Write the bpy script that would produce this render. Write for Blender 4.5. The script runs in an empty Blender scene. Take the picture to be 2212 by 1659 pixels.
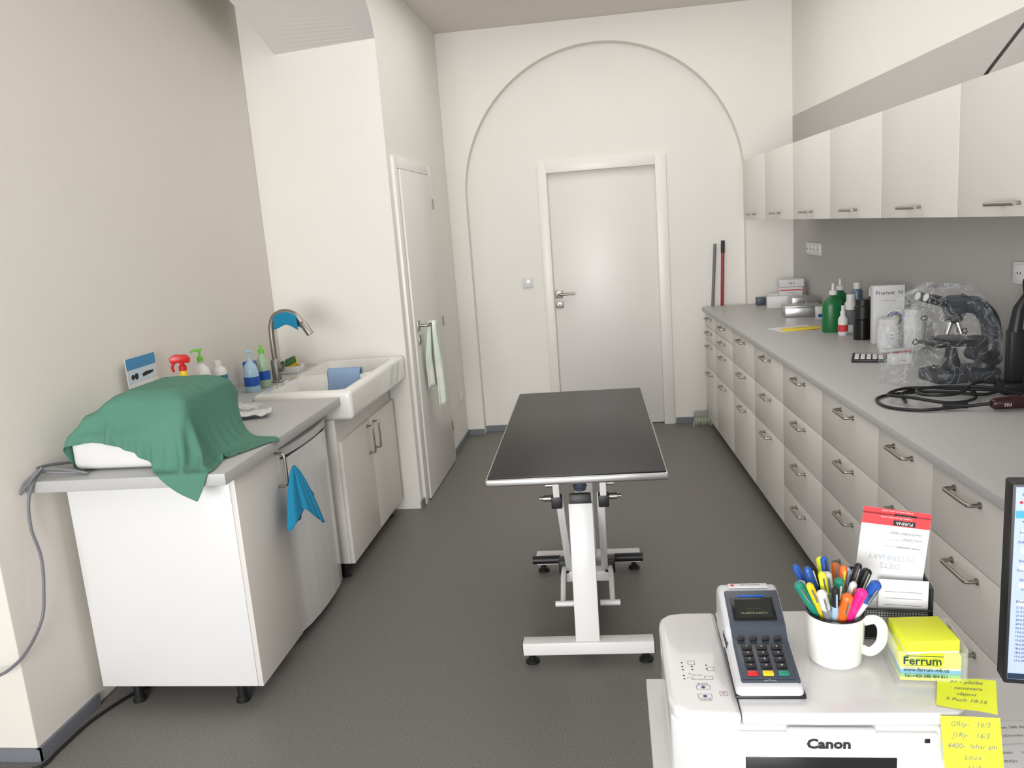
import bpy, bmesh, math, random
import numpy as np
from mathutils import Vector, Matrix, noise
random.seed(7)
pi = math.pi
SC = bpy.context.scene
COL = SC.collection

# ------------------------------------------------------------------ materials
def lin(c):
    r = []
    for v in c:
        v /= 255.0
        r.append(v/12.92 if v <= .04045 else ((v+.055)/1.055)**2.4)
    return r
MATS = {}
def pmat(name, rgb, rough=.5, metal=0., var=.03, scale=6., bump=0., bscale=80., emis=0., coat=0., trans=0., rgb2=None, spec=.5):
    if name in MATS: return MATS[name]
    m = bpy.data.materials.new(name); m.use_nodes = True
    nt = m.node_tree; N = nt.nodes; L = nt.links
    b = N['Principled BSDF']
    tc = N.new('ShaderNodeTexCoord'); nz = N.new('ShaderNodeTexNoise'); nz.inputs['Scale'].default_value = scale
    nz.inputs['Detail'].default_value = 4
    L.new(tc.outputs['Object'], nz.inputs['Vector'])
    cr = N.new('ShaderNodeValToRGB'); c = lin(rgb)
    if rgb2 is None:
        a = [max(0, v*(1-var)) for v in c]; d = [min(1, v*(1+var)) for v in c]
    else:
        a = c; d = lin(rgb2)
    cr.color_ramp.elements[0].position = .35; cr.color_ramp.elements[1].position = .65
    cr.color_ramp.elements[0].color = (*a, 1); cr.color_ramp.elements[1].color = (*d, 1)
    L.new(nz.outputs['Fac'], cr.inputs['Fac']); L.new(cr.outputs['Color'], b.inputs['Base Color'])
    b.inputs['Roughness'].default_value = rough; b.inputs['Metallic'].default_value = metal
    b.inputs['Coat Weight'].default_value = coat; b.inputs['Transmission Weight'].default_value = trans
    b.inputs['Specular IOR Level'].default_value = spec
    if emis:
        L.new(cr.outputs['Color'], b.inputs['Emission Color']); b.inputs['Emission Strength'].default_value = emis
    if bump:
        n2 = N.new('ShaderNodeTexNoise'); n2.inputs['Scale'].default_value = bscale; n2.inputs['Detail'].default_value = 3
        L.new(tc.outputs['Object'], n2.inputs['Vector'])
        bp = N.new('ShaderNodeBump'); bp.inputs['Strength'].default_value = bump; bp.inputs['Distance'].default_value = .004
        L.new(n2.outputs['Fac'], bp.inputs['Height']); L.new(bp.outputs['Normal'], b.inputs['Normal'])
    MATS[name] = m
    return m
def clearmat(name, rgb, opac, rough=.08, bump=0., bscale=20, add=.5, streak=0.):
    m = bpy.data.materials.new(name); m.use_nodes = True
    nt = m.node_tree; N = nt.nodes; L = nt.links
    b = N['Principled BSDF']; out = N['Material Output']
    b.inputs['Base Color'].default_value = (*lin(rgb), 1); b.inputs['Roughness'].default_value = rough
    tr = N.new('ShaderNodeBsdfTransparent'); mx = N.new('ShaderNodeMixShader')
    fr = N.new('ShaderNodeLayerWeight'); fr.inputs['Blend'].default_value = .3
    mr = N.new('ShaderNodeMapRange'); mr.inputs['To Min'].default_value = opac; mr.inputs['To Max'].default_value = min(1, opac+add)
    L.new(fr.outputs['Facing'], mr.inputs['Value'])
    tc = N.new('ShaderNodeTexCoord'); n2 = N.new('ShaderNodeTexNoise'); n2.inputs['Scale'].default_value = bscale
    L.new(tc.outputs['Object'], n2.inputs['Vector'])
    if streak:
        n3 = N.new('ShaderNodeTexNoise'); n3.inputs['Scale'].default_value = 8; n3.inputs['Distortion'].default_value = 2.5; n3.inputs['Detail'].default_value = 4
        L.new(tc.outputs['Object'], n3.inputs['Vector'])
        cr = N.new('ShaderNodeValToRGB'); e = cr.color_ramp.elements
        e[0].position = .48; e[0].color = (0, 0, 0, 1); e[1].position = .505; e[1].color = (streak,)*3+(1,)
        e2 = e.new(.53); e2.color = (0, 0, 0, 1)
        L.new(n3.outputs['Fac'], cr.inputs['Fac'])
        ad = N.new('ShaderNodeMath'); ad.operation = 'ADD'; ad.use_clamp = True
        L.new(mr.outputs['Result'], ad.inputs[0]); L.new(cr.outputs['Color'], ad.inputs[1]); L.new(ad.outputs[0], mx.inputs['Fac'])
    else:
        L.new(mr.outputs['Result'], mx.inputs['Fac'])
    L.new(tr.outputs['BSDF'], mx.inputs[1]); L.new(b.outputs['BSDF'], mx.inputs[2]); L.new(mx.outputs['Shader'], out.inputs['Surface'])
    bp = N.new('ShaderNodeBump'); bp.inputs['Strength'].default_value = bump; bp.inputs['Distance'].default_value = .02
    L.new(n2.outputs['Fac'], bp.inputs['Height']); L.new(bp.outputs['Normal'], b.inputs['Normal']); L.new(bp.outputs['Normal'], fr.inputs['Normal'])
    return m
def stripemat(name, rgb, rgb2, scale=60):
    m = pmat(name, rgb, .9); nt = m.node_tree; N = nt.nodes; L = nt.links
    w = N.new('ShaderNodeTexWave'); w.inputs['Scale'].default_value = scale; w.bands_direction = 'DIAGONAL'
    w.inputs['Distortion'].default_value = .6
    tc = N.new('ShaderNodeTexCoord'); L.new(tc.outputs['Object'], w.inputs['Vector'])
    cr = N.new('ShaderNodeValToRGB'); cr.color_ramp.elements[0].color = (*lin(rgb), 1); cr.color_ramp.elements[1].color = (*lin(rgb2), 1)
    L.new(w.outputs['Fac'], cr.inputs['Fac']); L.new(cr.outputs['Color'], N['Principled BSDF'].inputs['Base Color'])
    return m

WALL_L = pmat('paint_beige', (222, 217, 209), .9, var=.006, bump=.05)
WALL_B = pmat('paint_cream', (230, 228, 222), .9, var=.006, bump=.05)
CEIL = pmat('paint_ceiling', (222, 215, 210), .95, var=.006)
GREYP = pmat('paint_grey', (182, 180, 178), .9, var=.006, bump=.05)
FLOORM = pmat('vinyl_floor', (92, 90, 87), .5, scale=230, rgb2=(126, 123, 119), bump=.12, bscale=200)
BASEB = pmat('baseboard_grey', (112, 116, 124), .6)
CAB = pmat('cabinet_white', (218, 214, 209), .38, scale=2, var=.006)
CABS = pmat('cabinet_side_white', (222, 222, 222), .35, scale=2, var=.006)
DOORM = pmat('door_white', (223, 221, 217), .35, scale=2, var=.006)
TRIMM = pmat('trim_white', (230, 228, 224), .35, var=.006)
WORK = pmat('worktop_grey', (178, 178, 177), .42, scale=60, var=.02)
STEEL = pmat('brushed_steel', (158, 154, 148), .38, 1.)
STEELL = pmat('light_steel', (200, 200, 200), .3, 1.)
BLK = pmat('black_plastic', (22, 22, 24), .45)
BLKG = pmat('black_gloss', (12, 12, 14), .2)
DARKGAP = pmat('dark_gap', (40, 38, 38), .9)
RUBBER = pmat('black_rubber_mat', (28, 28, 28), .38, bump=.08, bscale=150, spec=.35)
WPAINT = pmat('white_powder_coat', (226, 225, 224), .3)
WGLOSS = pmat('white_gloss_plastic', (214, 214, 214), .18, coat=.3, var=.006)
WPLAS = pmat('white_plastic', (216, 216, 215), .4, var=.01)
CERAM = pmat('ceramic_white', (226, 225, 221), .12, coat=.5, var=.006)
GREEN = pmat('surgical_green', (80, 130, 112), .85, bump=.1, bscale=300)
BLUEC = pmat('microfibre_blue', (24, 126, 164), .95, bump=.4, bscale=300)
TOWEL = pmat('towel_terry', (236, 234, 226), .95, scale=9, rgb2=(208, 224, 212), bump=.5, bscale=250)
STRIPE = stripemat('striped_cloth', (80, 120, 168), (170, 188, 208), 45)
GREYC = pmat('grey_cable', (110, 112, 116), .5)
PAPER = pmat('paper_white', (218, 218, 219), .7)
YEL = pmat('note_yellow', (226, 234, 50), .7)
YEL2 = pmat('note_yellow_deep', (228, 200, 60), .7)
BLUEN = pmat('note_blue', (60, 150, 190), .7)
GREENN = pmat('note_green', (110, 180, 90), .7)
INK = pmat('ink_black', (30, 30, 34), .7)
INKG = pmat('ink_grey', (110, 112, 118), .7)
INKB = pmat('ink_blue', (30, 60, 130), .7)
RED = pmat('red_plastic', (205, 28, 30), .35)
REDP = pmat('red_print', (200, 56, 62), .6)
GBOT = pmat('green_bottle', (20, 104, 54), .35)
LBLUE = pmat('light_blue_plastic', (165, 195, 215), .3)
MBLUE = pmat('mid_blue_plastic', (30, 84, 170), .35)
LIME = pmat('lime_plastic', (110, 200, 60), .35)
YELP = pmat('yellow_plastic', (235, 200, 30), .35)
SPONGE = pmat('sponge_yellow', (222, 190, 50), .95, bump=.6, bscale=120)
BROWN = pmat('brown_glass', (70, 42, 26), .2)
DGREY = pmat('dark_grey_plastic', (66, 74, 88), .4)
TERM = pmat('terminal_slate', (62, 70, 82), .4)
TERML = pmat('terminal_light', (196, 198, 201), .4)
SCRD = pmat('dark_display', (28, 34, 32), .15)
MICRO = pmat('microscope_grey', (44, 49, 56), .4)
DRED = pmat('dark_red_plastic', (52, 22, 24), .3)
MAG = pmat('magenta_plastic', (226, 40, 140), .35)
ORG = pmat('orange_plastic', (226, 110, 40), .35)
TEAL = pmat('teal_plastic', (30, 130, 110), .35)
SCREEN = pmat('screen_glow', (156, 170, 212), .3, emis=.42, scale=1)
SCRP = pmat('screen_pane', (186, 196, 220), .3, emis=.42, scale=1)
SCRB = pmat('screen_blue', (70, 150, 200), .3, emis=.3)
LEAFB = pmat('leaflet_blue', (64, 140, 186), .5)
SCRDK = pmat('taskbar', (20, 40, 60), .3, emis=.3)
CLEAR = clearmat('clear_acrylic', (235, 240, 240), .06, .05, add=.35)
BAG = clearmat('clear_bag', (222, 227, 232), .03, .1, .8, 20, add=.26, streak=.28)
WRAP = clearmat('clear_wrap', (235, 235, 235), .25, .1, 1.0, 40)

# ------------------------------------------------------------------ mesh builder
def frame(o, right, up):
    r = Vector(right).normalized(); u = Vector(up).normalized(); n = r.cross(u)
    M = Matrix.Identity(4)
    for i in range(3):
        M[i][0] = r[i]; M[i][1] = u[i]; M[i][2] = n[i]; M[i][3] = o[i]
    return M
def catmull(pts, n=6, closed=False):
    P = [Vector(p) for p in pts]; out = []
    m = len(P)
    rng = range(m) if closed else range(m-1)
    for i in rng:
        p1 = P[i]; p2 = P[(i+1) % m]
        p0 = P[(i-1) % m] if closed or i > 0 else p1*2-p2
        p3 = P[(i+2) % m] if closed or i+2 < m else p2*2-p1
        for k in range(n):
            t = k/n
            out.append(.5*((2*p1)+(-p0+p2)*t+(2*p0-5*p1+4*p2-p3)*t*t+(-p0+3*p1-3*p2+p3)*t**3))
    if not closed: out.append(P[-1])
    return out
TXT = {}
def textgeo(s, bold=0.):
    k = (s, bold)
    if k in TXT: return TXT[k]
    cu = bpy.data.curves.new('tmp', 'FONT'); cu.body = s; cu.size = 1; cu.align_x = 'CENTER'; cu.align_y = 'CENTER'
    cu.resolution_u = 2; cu.offset = bold
    ob = bpy.data.objects.new('tmp', cu); COL.objects.link(ob)
    dg = bpy.context.evaluated_depsgraph_get()
    me = bpy.data.meshes.new_from_object(ob.evaluated_get(dg))
    V = [tuple(v.co) for v in me.vertices]; F = [tuple(p.vertices) for p in me.polygons]
    bpy.data.objects.remove(ob); bpy.data.meshes.remove(me); bpy.data.curves.remove(cu)
    TXT[k] = (V, F)
    return TXT[k]
class P:
    def __init__(s, mat=None):
        s.V = []; s.F = []; s.M = []; s.mats = []; s.cur = 0
        if mat: s.m(mat)
    def m(s, mat):
        if mat not in s.mats: s.mats.append(mat)
        s.cur = s.mats.index(mat); return s
    def add(s, V, F, T=None):
        o = len(s.V)
        for v in V:
            v = Vector(v)
            if T is not None: v = T @ v
            s.V.append(v)
        for f in F:
            s.F.append([i+o for i in f]); s.M.append(s.cur)
        return s
    def box(s, x0, x1, y0, y1, z0, z1, bev=0., seg=2, T=None):
        bm = bmesh.new(); bmesh.ops.create_cube(bm, size=1)
        for v in bm.verts:
            v.co = Vector(((x0+x1)/2+v.co.x*(x1-x0), (y0+y1)/2+v.co.y*(y1-y0), (z0+z1)/2+v.co.z*(z1-z0)))
        if bev > 0:
            bmesh.ops.bevel(bm, geom=list(bm.edges), offset=bev, segments=seg, profile=.5, affect='EDGES')
        bm.verts.index_update()
        s.add([v.co.copy() for v in bm.verts], [[v.index for v in f.verts] for f in bm.faces], T); bm.free()
        return s
    def prism(s, poly, d0, d1, axis='z', bev=0., seg=2, T=None):
        bm = bmesh.new()
        def mk(a, b, d):
            return {'z': (a, b, d), 'x': (d, a, b), 'y': (a, d, b)}[axis]
        A = [bm.verts.new(mk(a, b, d0)) for a, b in poly]; B = [bm.verts.new(mk(a, b, d1)) for a, b in poly]
        bm.faces.new(A); bm.faces.new(B); n = len(poly)
        for i in range(n): bm.faces.new((A[i], A[(i+1) % n], B[(i+1) % n], B[i]))
        bmesh.ops.recalc_face_normals(bm, faces=list(bm.faces))
        if bev > 0: bmesh.ops.bevel(bm, geom=list(bm.edges), offset=bev, segments=seg, profile=.5, affect='EDGES')
        bm.verts.index_update()
        s.add([v.co.copy() for v in bm.verts], [[v.index for v in f.verts] for f in bm.faces], T); bm.free()
        return s
    def lathe(s, prof, c=(0, 0, 0), seg=24, sx=1., sy=1., T=None):
        V = []; F = []; n = len(prof)
        for r, z in prof:
            for k in range(seg):
                a = 2*pi*k/seg
                V.append((c[0]+max(r, 1e-5)*sx*math.cos(a), c[1]+max(r, 1e-5)*sy*math.sin(a), c[2]+z))
        for i in range(n-1):
            for k in range(seg):
                k2 = (k+1) % seg
                F.append((i*seg+k, i*seg+k2, (i+1)*seg+k2, (i+1)*seg+k))
        F.append([k for k in range(seg)][::-1]); F.append([(n-1)*seg+k for k in range(seg)])
        return s.add(V, F, T)
    def tube(s, pts, r, seg=10, closed=False, T=None, flat=1.):
        pts = [Vector(p) for p in pts]; n = len(pts)
        V = []; F = []; up = None
        for i, p in enumerate(pts):
            if closed: t = (pts[(i+1) % n]-pts[i-1]).normalized()
            else: t = (pts[min(i+1, n-1)]-pts[max(i-1, 0)]).normalized()
            if up is None:
                up = Vector((0, 0, 1)) if abs(t.z) < .9 else Vector((1, 0, 0))
            up = (up-t*up.dot(t)).normalized(); b = t.cross(up)
            rr = r[i] if isinstance(r, (list, tuple)) else r
            for k in range(seg):
                a = 2*pi*k/seg
                V.append(p+up*(math.cos(a)*rr*flat)+b*(math.sin(a)*rr))
        m = n if closed else n-1
        for i in range(m):
            j = (i+1) % n
            for k in range(seg):
                k2 = (k+1) % seg
                F.append((i*seg+k, i*seg+k2, j*seg+k2, j*seg+k))
        if not closed:
            F.append([k for k in range(seg)][::-1]); F.append([(n-1)*seg+k for k in range(seg)])
        return s.add(V, F, T)
    def cyl(s, a, b, r, seg=16, r2=None):
        return s.tube([a, b], [r, r if r2 is None else r2], seg)
    def bar(s, a, b, w, h, bev=.003):
        a = Vector(a); b = Vector(b); d = b-a; L = d.length; d.normalize()
        rt = Vector((1, 0, 0)); up = d.cross(rt).normalized()
        M = Matrix.Identity(4)
        for i in range(3):
            M[i][0] = rt[i]; M[i][1] = up[i]; M[i][2] = d[i]; M[i][3] = a[i]
        return s.box(-w/2, w/2, -h/2, h/2, 0, L, bev, T=M)
    def quad(s, T, w, h, z=0.):
        return s.add([(-w/2, -h/2, z), (w/2, -h/2, z), (w/2, h/2, z), (-w/2, h/2, z)], [(0, 1, 2, 3)], T)
    def text(s, st, size, T, x=0, y=0, z=.0006, bold=0., sx=1.):
        V, F = textgeo(st, bold)
        return s.add([(v[0]*size*sx+x, v[1]*size+y, z) for v in V], F, T)
    def mesh(s, name):
        me = bpy.data.meshes.new(name)
        me.from_pydata([tuple(v) for v in s.V], [], s.F)
        for m in s.mats: me.materials.append(m)
        for i, p in enumerate(me.polygons): p.material_index = s.M[i]; p.use_smooth = True
        me.update()
        try: me.set_sharp_from_angle(angle=math.radians(38))
        except Exception: pass
        return me
    def make(s, name, parent=None, loc=(0, 0, 0), rotz=0., **kw):
        return mkobj(name, s.mesh(name), parent, loc, rotz, **kw)
def mkobj(name, data, parent=None, loc=(0, 0, 0), rotz=0., label=None, category=None, group=None, kind=None, rot=None):
    o = bpy.data.objects.new(name, data); COL.objects.link(o)
    o.location = loc; o.rotation_euler = rot if rot else (0, 0, rotz)
    if parent: o.parent = parent
    if label: o['label'] = label
    if category: o['category'] = category
    if group: o['group'] = group
    if kind: o['kind'] = kind
    return o
def thing(name, label, category, loc, rotz=0., group=None, rot=None):
    o = mkobj(name, None, None, loc, rotz, label, category, group, rot=rot)
    o.empty_display_size = .05
    return o
A_ = .0477
def RW(off, s, z=0.):
    return (off*math.cos(A_)-s*math.sin(A_), off*math.sin(A_)+s*math.cos(A_), z)
def sheet(P3, mat, name, parent=None, thick=.003, **kw):
    nx = len(P3); ny = len(P3[0])
    me = bpy.data.meshes.new(name)
    me.from_pydata([tuple(q) for row in P3 for q in row], [], [(i*ny+j, (i+1)*ny+j, (i+1)*ny+j+1, i*ny+j+1) for i in range(nx-1) for j in range(ny-1)])
    me.materials.append(mat)
    for q in me.polygons: q.use_smooth = True
    o = mkobj(name, me, parent, **kw)
    md = o.modifiers.new('thick', 'SOLIDIFY'); md.thickness = thick; md.offset = 0
    return o

# ------------------------------------------------------------------ room shell
ST = dict(kind='structure')
P(FLOORM).box(-3.5, 2.2, -1.2, 6.4, -.05, 0).make('floor', **ST)
P(CEIL).box(-3.5, 2.2, -1.2, 6.4, 3.0, 3.08).make('ceiling', **ST)
YB, YI = 6.12, 6.22
cxa, Ra, zs = -.03, 1.02, 1.82
w = P(WALL_B)
def vq(x0, x1, z0, z1, y): w.add([(x0, y, z0), (x1, y, z0), (x1, y, z1), (x0, y, z1)], [(0, 1, 2, 3)])
vq(-1.3, cxa-Ra, 0, 3.05, YB); vq(cxa+Ra, 1.75, 0, 3.05, YB)
arc = [(cxa-Ra*math.cos(pi*i/48), zs+Ra*math.sin(pi*i/48)) for i in range(49)]
for i in range(48):
    (x0, z0), (x1, z1) = arc[i], arc[i+1]
    w.add([(x0, YB, z0), (x1, YB, z1), (x1, YB, 3.05), (x0, YB, 3.05)], [(0, 1, 2, 3)])
prof = [(cxa-Ra, 0)]+arc+[(cxa+Ra, 0)]
V = []; F = []
for x, z in prof: V += [(x, YB, z), (x, YI, z)]
for i in range(len(prof)-1): F.append((2*i, 2*i+1, 2*i+3, 2*i+2))
w.add(V, F)
dx0, dx1, dz = -.465, .385, 1.995
vq(-1.1, dx0, 0, 2.9, YI); vq(dx1, 1.05, 0, 2.9, YI); vq(dx0, dx1, dz, 2.9, YI)
w.add([(dx0, YI, 0), (dx0, YI+.08, 0), (dx0, YI+.08, dz), (dx0, YI, dz)], [(0, 1, 2, 3)])
w.add([(dx1, YI, 0), (dx1, YI+.08, 0), (dx1, YI+.08, dz), (dx1, YI, dz)], [(0, 1, 2, 3)])
w.box(-1.3, 1.75, YI+.10, YI+.2, 0, 3.05)
w.make('wall_back', **ST)
P(WALL_B).prism([(-1.18, 4.45), (-1.18, 6.3), (-2.4, 6.3), (-2.4, 4.45)], 0, 3.02).make('wall_left', **ST)
w = P(pmat('paint_soffit', (214, 211, 208), .9, var=.006))
fr = catmull([(4.45, 2.63, 0), (4.41, 2.72, 0), (4.34, 2.80, 0), (4.2, 2.89, 0), (3.95, 2.96, 0), (3.6, 3.0, 0)], 6)
bk = catmull([(4.45, 2.60, 0), (4.2, 2.68, 0), (3.96, 2.755, 0), (3.7, 2.83, 0), (3.4, 2.91, 0), (3.1, 3.0, 0)], 6)
V = []; F = []
for a, b in zip(fr, bk): V += [(-1.18, a[0], a[1]), (-1.74, b[0], b[1])]
for i in range(len(fr)-1): F.append((2*i, 2*i+1, 2*i+3, 2*i+2))
w.add(V, F)
w.m(WALL_B)
for X_, cv in ((-1.18, fr), (-1.74, bk)):
    V = []; F = []
    for a in cv: V += [(X_, a[0], a[1]), (X_, a[0], 3.02)]
    for i in range(len(cv)-1): F.append((2*i, 2*i+1, 2*i+3, 2*i+2))
    w.add(V, F)
w.make('trim_1', label='arched plaster lintel over the sink niche', **ST)
P(WALL_L).prism([(-1.93, 2.15), (-1.93, 4.45), (-3.5, 4.45), (-3.5, 2.15)], 0, 3.02, bev=.006).make('wall_alcove', **ST)
w = P(GREYP).box(0, .12, -3.2, 3.4, 0, 2.21); w.m(WALL_B).box(0, .12, -3.2, 3.4, 2.21, 3.02)
w.make('wall_right', loc=RW(1.61, 2.85), rotz=A_, **ST)
P(BASEB).box(-1.19, cxa-Ra, YB-.012, YB, 0, .045).make('baseboard_back', **ST)
P(BASEB).box(cxa-Ra, -.52, YI-.012, YI, 0, .045).box(.45, cxa+Ra, YI-.012, YI, 0, .045).make('baseboard_recess', **ST)
P(BASEB).box(-1.18, -1.168, 4.44, 4.51, 0, .045).box(-1.18, -1.168, 5.49, 6.12, 0, .045).make('baseboard_left', **ST)
P(BASEB).box(-1.93, -1.918, 2.14, 2.46, 0, .045).box(-3.5, -1.918, 2.138, 2.15, 0, .045).make('baseboard_alcove', **ST)
w = P(TRIMM)
w.box(-.51, -.44, YI-.02, YI+.06, 0, 2.04, .003).box(.36, .44, YI-.02, YI+.06, 0, 2.04, .003).box(-.4405, .3605, YI-.0195, YI+.06, 1.965, 2.04, .003)
w.make('trim_2', label='white door casing', **ST)
d = P(DOORM).box(-.445, .365, YI+.035, YI+.075, .006, 1.97, .002).make('door_1', **ST)
h = P(STEEL).box(-.43, -.375, YI+.02, YI+.035, 1.03, 1.085, .003)
h.tube(catmull([(-.402, YI+.03, 1.058), (-.402, YI-.02, 1.058), (-.39, YI-.03, 1.058), (-.28, YI-.03, 1.058)], 5), .009, 10)
h.box(-.43, -.375, YI+.022, YI+.035, .95, 1.0, .003).m(BLK).box(-.405, -.399, YI+.0205, YI+.023, .965, .985)
h.make('door_handle', parent=d)
w = P(TRIMM).box(-1.182, -1.162, 4.52, 4.595, 0, 2.03, .003).box(-1.182, -1.162, 5.405, 5.48, 0, 2.03, .003).box(-1.182, -1.1625, 4.5945, 5.4055, 1.97, 2.03, .003)
w.make('trim_3', label='white door casing', **ST)
d = P(DOORM).box(-1.175, -1.150, 4.603, 5.398, .008, 1.964, .003).make('door_2', **ST)
for z in (.26, 1.0, 1.78): P(STEEL).cyl((-1.152, 5.402, z-.035), (-1.152, 5.402, z+.035), .007).make('hinge', parent=d)
h = P(STEEL).box(-1.150, -1.142, 4.65, 4.70, 1.03, 1.09, .002).box(-1.150, -1.142, 4.65, 4.70, .95, 1.0, .002)
h.tube(catmull([(-1.145, 4.675, 1.06), (-1.10, 4.675, 1.06), (-1.09, 4.69, 1.06), (-1.09, 4.80, 1.06)], 5), .009, 10)
h.make('door_handle', parent=d)

# ------------------------------------------------------------------ cabinet handles
def handle_mesh(L, vertical=False, out=.03, r=.0055):
    def q(o, l): return (-o, 0, l) if vertical else (-o, l, 0)
    pts = [q(0, -L/2), q(out*.7, -L/2), q(out*.93, -L/2+out*.07), q(out, -L/2+out*.3), q(out, 0), q(out, L/2-out*.3), q(out*.93, L/2-out*.07), q(out*.7, L/2), q(0, L/2)]
    p = P(STEEL).tube(pts, r, 10)
    p.cyl(q(0, -L/2), q(.004, -L/2), r*1.6).cyl(q(0, L/2), q(.004, L/2), r*1.6)
    return p.mesh('handle')
HM = handle_mesh(.135)
TB = P(STEEL).cyl((-.03, -.075, 0), (-.03, .075, 0), .0058).cyl((0, -.045, 0), (-.03, -.045, 0), .005).cyl((0, .045, 0), (-.03, .045, 0), .005).mesh('handle')
LEG = P(BLK).lathe([(.024, 0), (.024, .012), (.016, .02), (.016, .082)], seg=14).mesh('leg')

# ------------------------------------------------------------------ right base cabinets
def base_cab(s0, s1, hs):
    wd = s1-s0; sm = (s0+s1)/2
    n = len(hs)
    rt = thing('drawer_cabinet', 'white base cabinet with %d steel-handled drawers under grey worktop' % n, 'cabinet', RW(.9625, sm), A_, 'drawer cabinets under the long worktop')
    P(CAB).box(.021, .58, -wd/2+.0008, wd/2-.0008, .08, .879, .001).make('body', rt)
    for x in (.09, .5):
        for y in (-wd/2+.06, wd/2-.06): mkobj('leg', LEG, rt, (x, y, 0))
    z = .878
    for h in hs:
        d = P(CAB).box(0, .018, -wd/2+.0018, wd/2-.0018, -h+.0018, -.0018, .0012).make('drawer', rt, (0, 0, z))
        mkobj('handle', HM, d, (0, 0, -.033))
        z -= h
seams = [6.019, 5.619, 5.019, 4.419, 3.819, 3.219, 2.619, 2.219, 1.819]
lay = [(.1, .1, .2, .4), (.1, .1, .2, .4), (.2, .2, .4), (.2, .2, .4), (.2,)*4, (.2,)*4, (.2,)*4, (.2,)*4]
for i, l in enumerate(lay): base_cab(seams[i+1], seams[i], l)
P(WORK).box(-.018, .645, -2.11, 2.11, .881, .911, .002).make('worktop', loc=RW(.9625, 3.93), rotz=A_, label='long grey laminate worktop over the drawer cabinets', category='worktop')
for i in range(6):
    sm = 5.25-.6*i
    rt = thing('wall_cabinet', 'white wall cabinet with plain door and steel bar handle', 'cabinet', RW(1.156, sm, 1.527), A_, 'wall cabinets above the worktop')
    P(CAB).box(.02, .45, -.2995, .2995, 0, .381, .001).make('body', rt)
    d = P(CAB).box(0, .018, -.2982, .2982, 0, .381, .0012).make('door', rt)
    mkobj('handle', TB, d, (0, 0, .035))

# ------------------------------------------------------------------ left run
rt = thing('base_cabinet', 'white base cabinet end unit on black feet beneath grey worktop', 'cabinet', (-1.585, 2.64, 0), 0)
P(CABS).box(-.305, .285, -.19, .19, .08, .858, .001).make('body', rt)
for x in (-.2, .2):
    for y in (-.15, .14): mkobj('leg', LEG, rt, (x, y, 0))
d = P(CAB).box(.286, .305, -.19, .185, .08, .858, .0015).make('door', rt)
P(STEEL).tube([(0, 0, .03), (.025, 0, .03), (.035, 0, .024), (.037, 0, .01), (.037, 0, -.08), (.032, 0, -.092), (.022, 0, -.097), (0, 0, -.097)], .0055, 10).make('handle', d, (.305, .145, .80))
rt = thing('fridge', 'white undercounter fridge with rounded door below grey worktop', 'fridge', (-1.59, 3.135, 0), 0)
P(WPLAS).box(-.27, .235, -.275, .275, .03, .82, .006).make('body', rt)
q = [(.24, -.278), (.268, -.278), (.284, -.25), (.296, -.18), (.303, -.09), (.305, 0), (.303, .09), (.296, .18), (.284, .25), (.268, .278), (.24, .278)]
d = P(WGLOSS).prism(q, .05, .775, bev=.006, seg=3).make('door', rt)
P(WPLAS).prism([(a+.004 if a > .25 else a, b) for a, b in q], .785, .82, bev=.006).m(DARKGAP).box(.255, .291, -.22, .22, .774, .786).make('handle', d)
for x in (-.2, .2):
    for y in (-.22, .22): P(BLK).cyl((x, y, 0), (x, y, .035), .015).make('leg', rt)
rt = thing('sink_cabinet', 'white two-door cabinet beneath the ceramic sink', 'cabinet', (-1.58, 3.93, 0), 0)
P(CAB).box(-.30, .29, -.455, .455, .085, .788, .001).make('body', rt)
for x in (-.2, .24):
    for y in (-.4, .4): mkobj('leg', LEG, rt, (x, y, 0))
HV = handle_mesh(.14, True)
for sgn in (-1, 1):
    d = P(CAB).box(0, .019, -.226, .226, 0, .595, .0015).make('door', rt, (.291, sgn*.2275, .085))
    o = mkobj('handle', HV, d, (.019, -sgn*.175, .50)); o.rotation_euler = (0, 0, pi)
poly = [(-1.928, 2.312), (-1.243, 2.325), (-1.243, 3.452), (-1.662, 3.452), (-1.662, 4.449), (-1.928, 4.449)]
P(WORK).prism(poly, .860, .899, bev=.002).make('worktop', label='grey laminate worktop around the ceramic sink', category='worktop')
def tmp(p): return mkobj('tmp', p.mesh('tmp'))
so = tmp(P(CERAM).box(-1.66, -1.19, 3.455, 4.435, .79, .925, .02, 4))
cu = [tmp(P(CERAM).box(-1.60, -1.235, 3.50, 3.875, .81, 1.0, .03, 4)), tmp(P(CERAM).box(-1.60, -1.235, 3.925, 4.34, .81, 1.0, .03, 4))]
for c in cu:
    md = so.modifiers.new('b', 'BOOLEAN'); md.object = c; md.operation = 'DIFFERENCE'; md.solver = 'EXACT'
dg = bpy.context.evaluated_depsgraph_get()
me = bpy.data.meshes.new_from_object(so.evaluated_get(dg)); me.name = 'basin'
for p_ in me.polygons: p_.use_smooth = True
try: me.set_sharp_from_angle(angle=math.radians(50))
except Exception: pass
for c in cu+[so]: bpy.data.objects.remove(c)
rt = thing('sink', 'white ceramic double-bowl apron sink set in grey worktop', 'sink', (-1.425, 3.905, .79))
mkobj('basin', me, rt, (1.425, -3.905, -.79))
for y in (-.215, .215):
    P(STEELL).lathe([(.001, .0), (.03, 0), (.036, .004), (.02, .006), (.001, .005)], (0, y, .0205), 20).make('drain', rt)
rt = thing('faucet', 'brushed steel gooseneck kitchen faucet behind the sink', 'faucet', (-1.735, 3.93, .899), -.1)
P(STEEL).lathe([(.03, 0), (.03, .006), (.024, .012), (.024, .11), (.018, .12), (.001, .12)], seg=20).make('base', rt)
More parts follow.
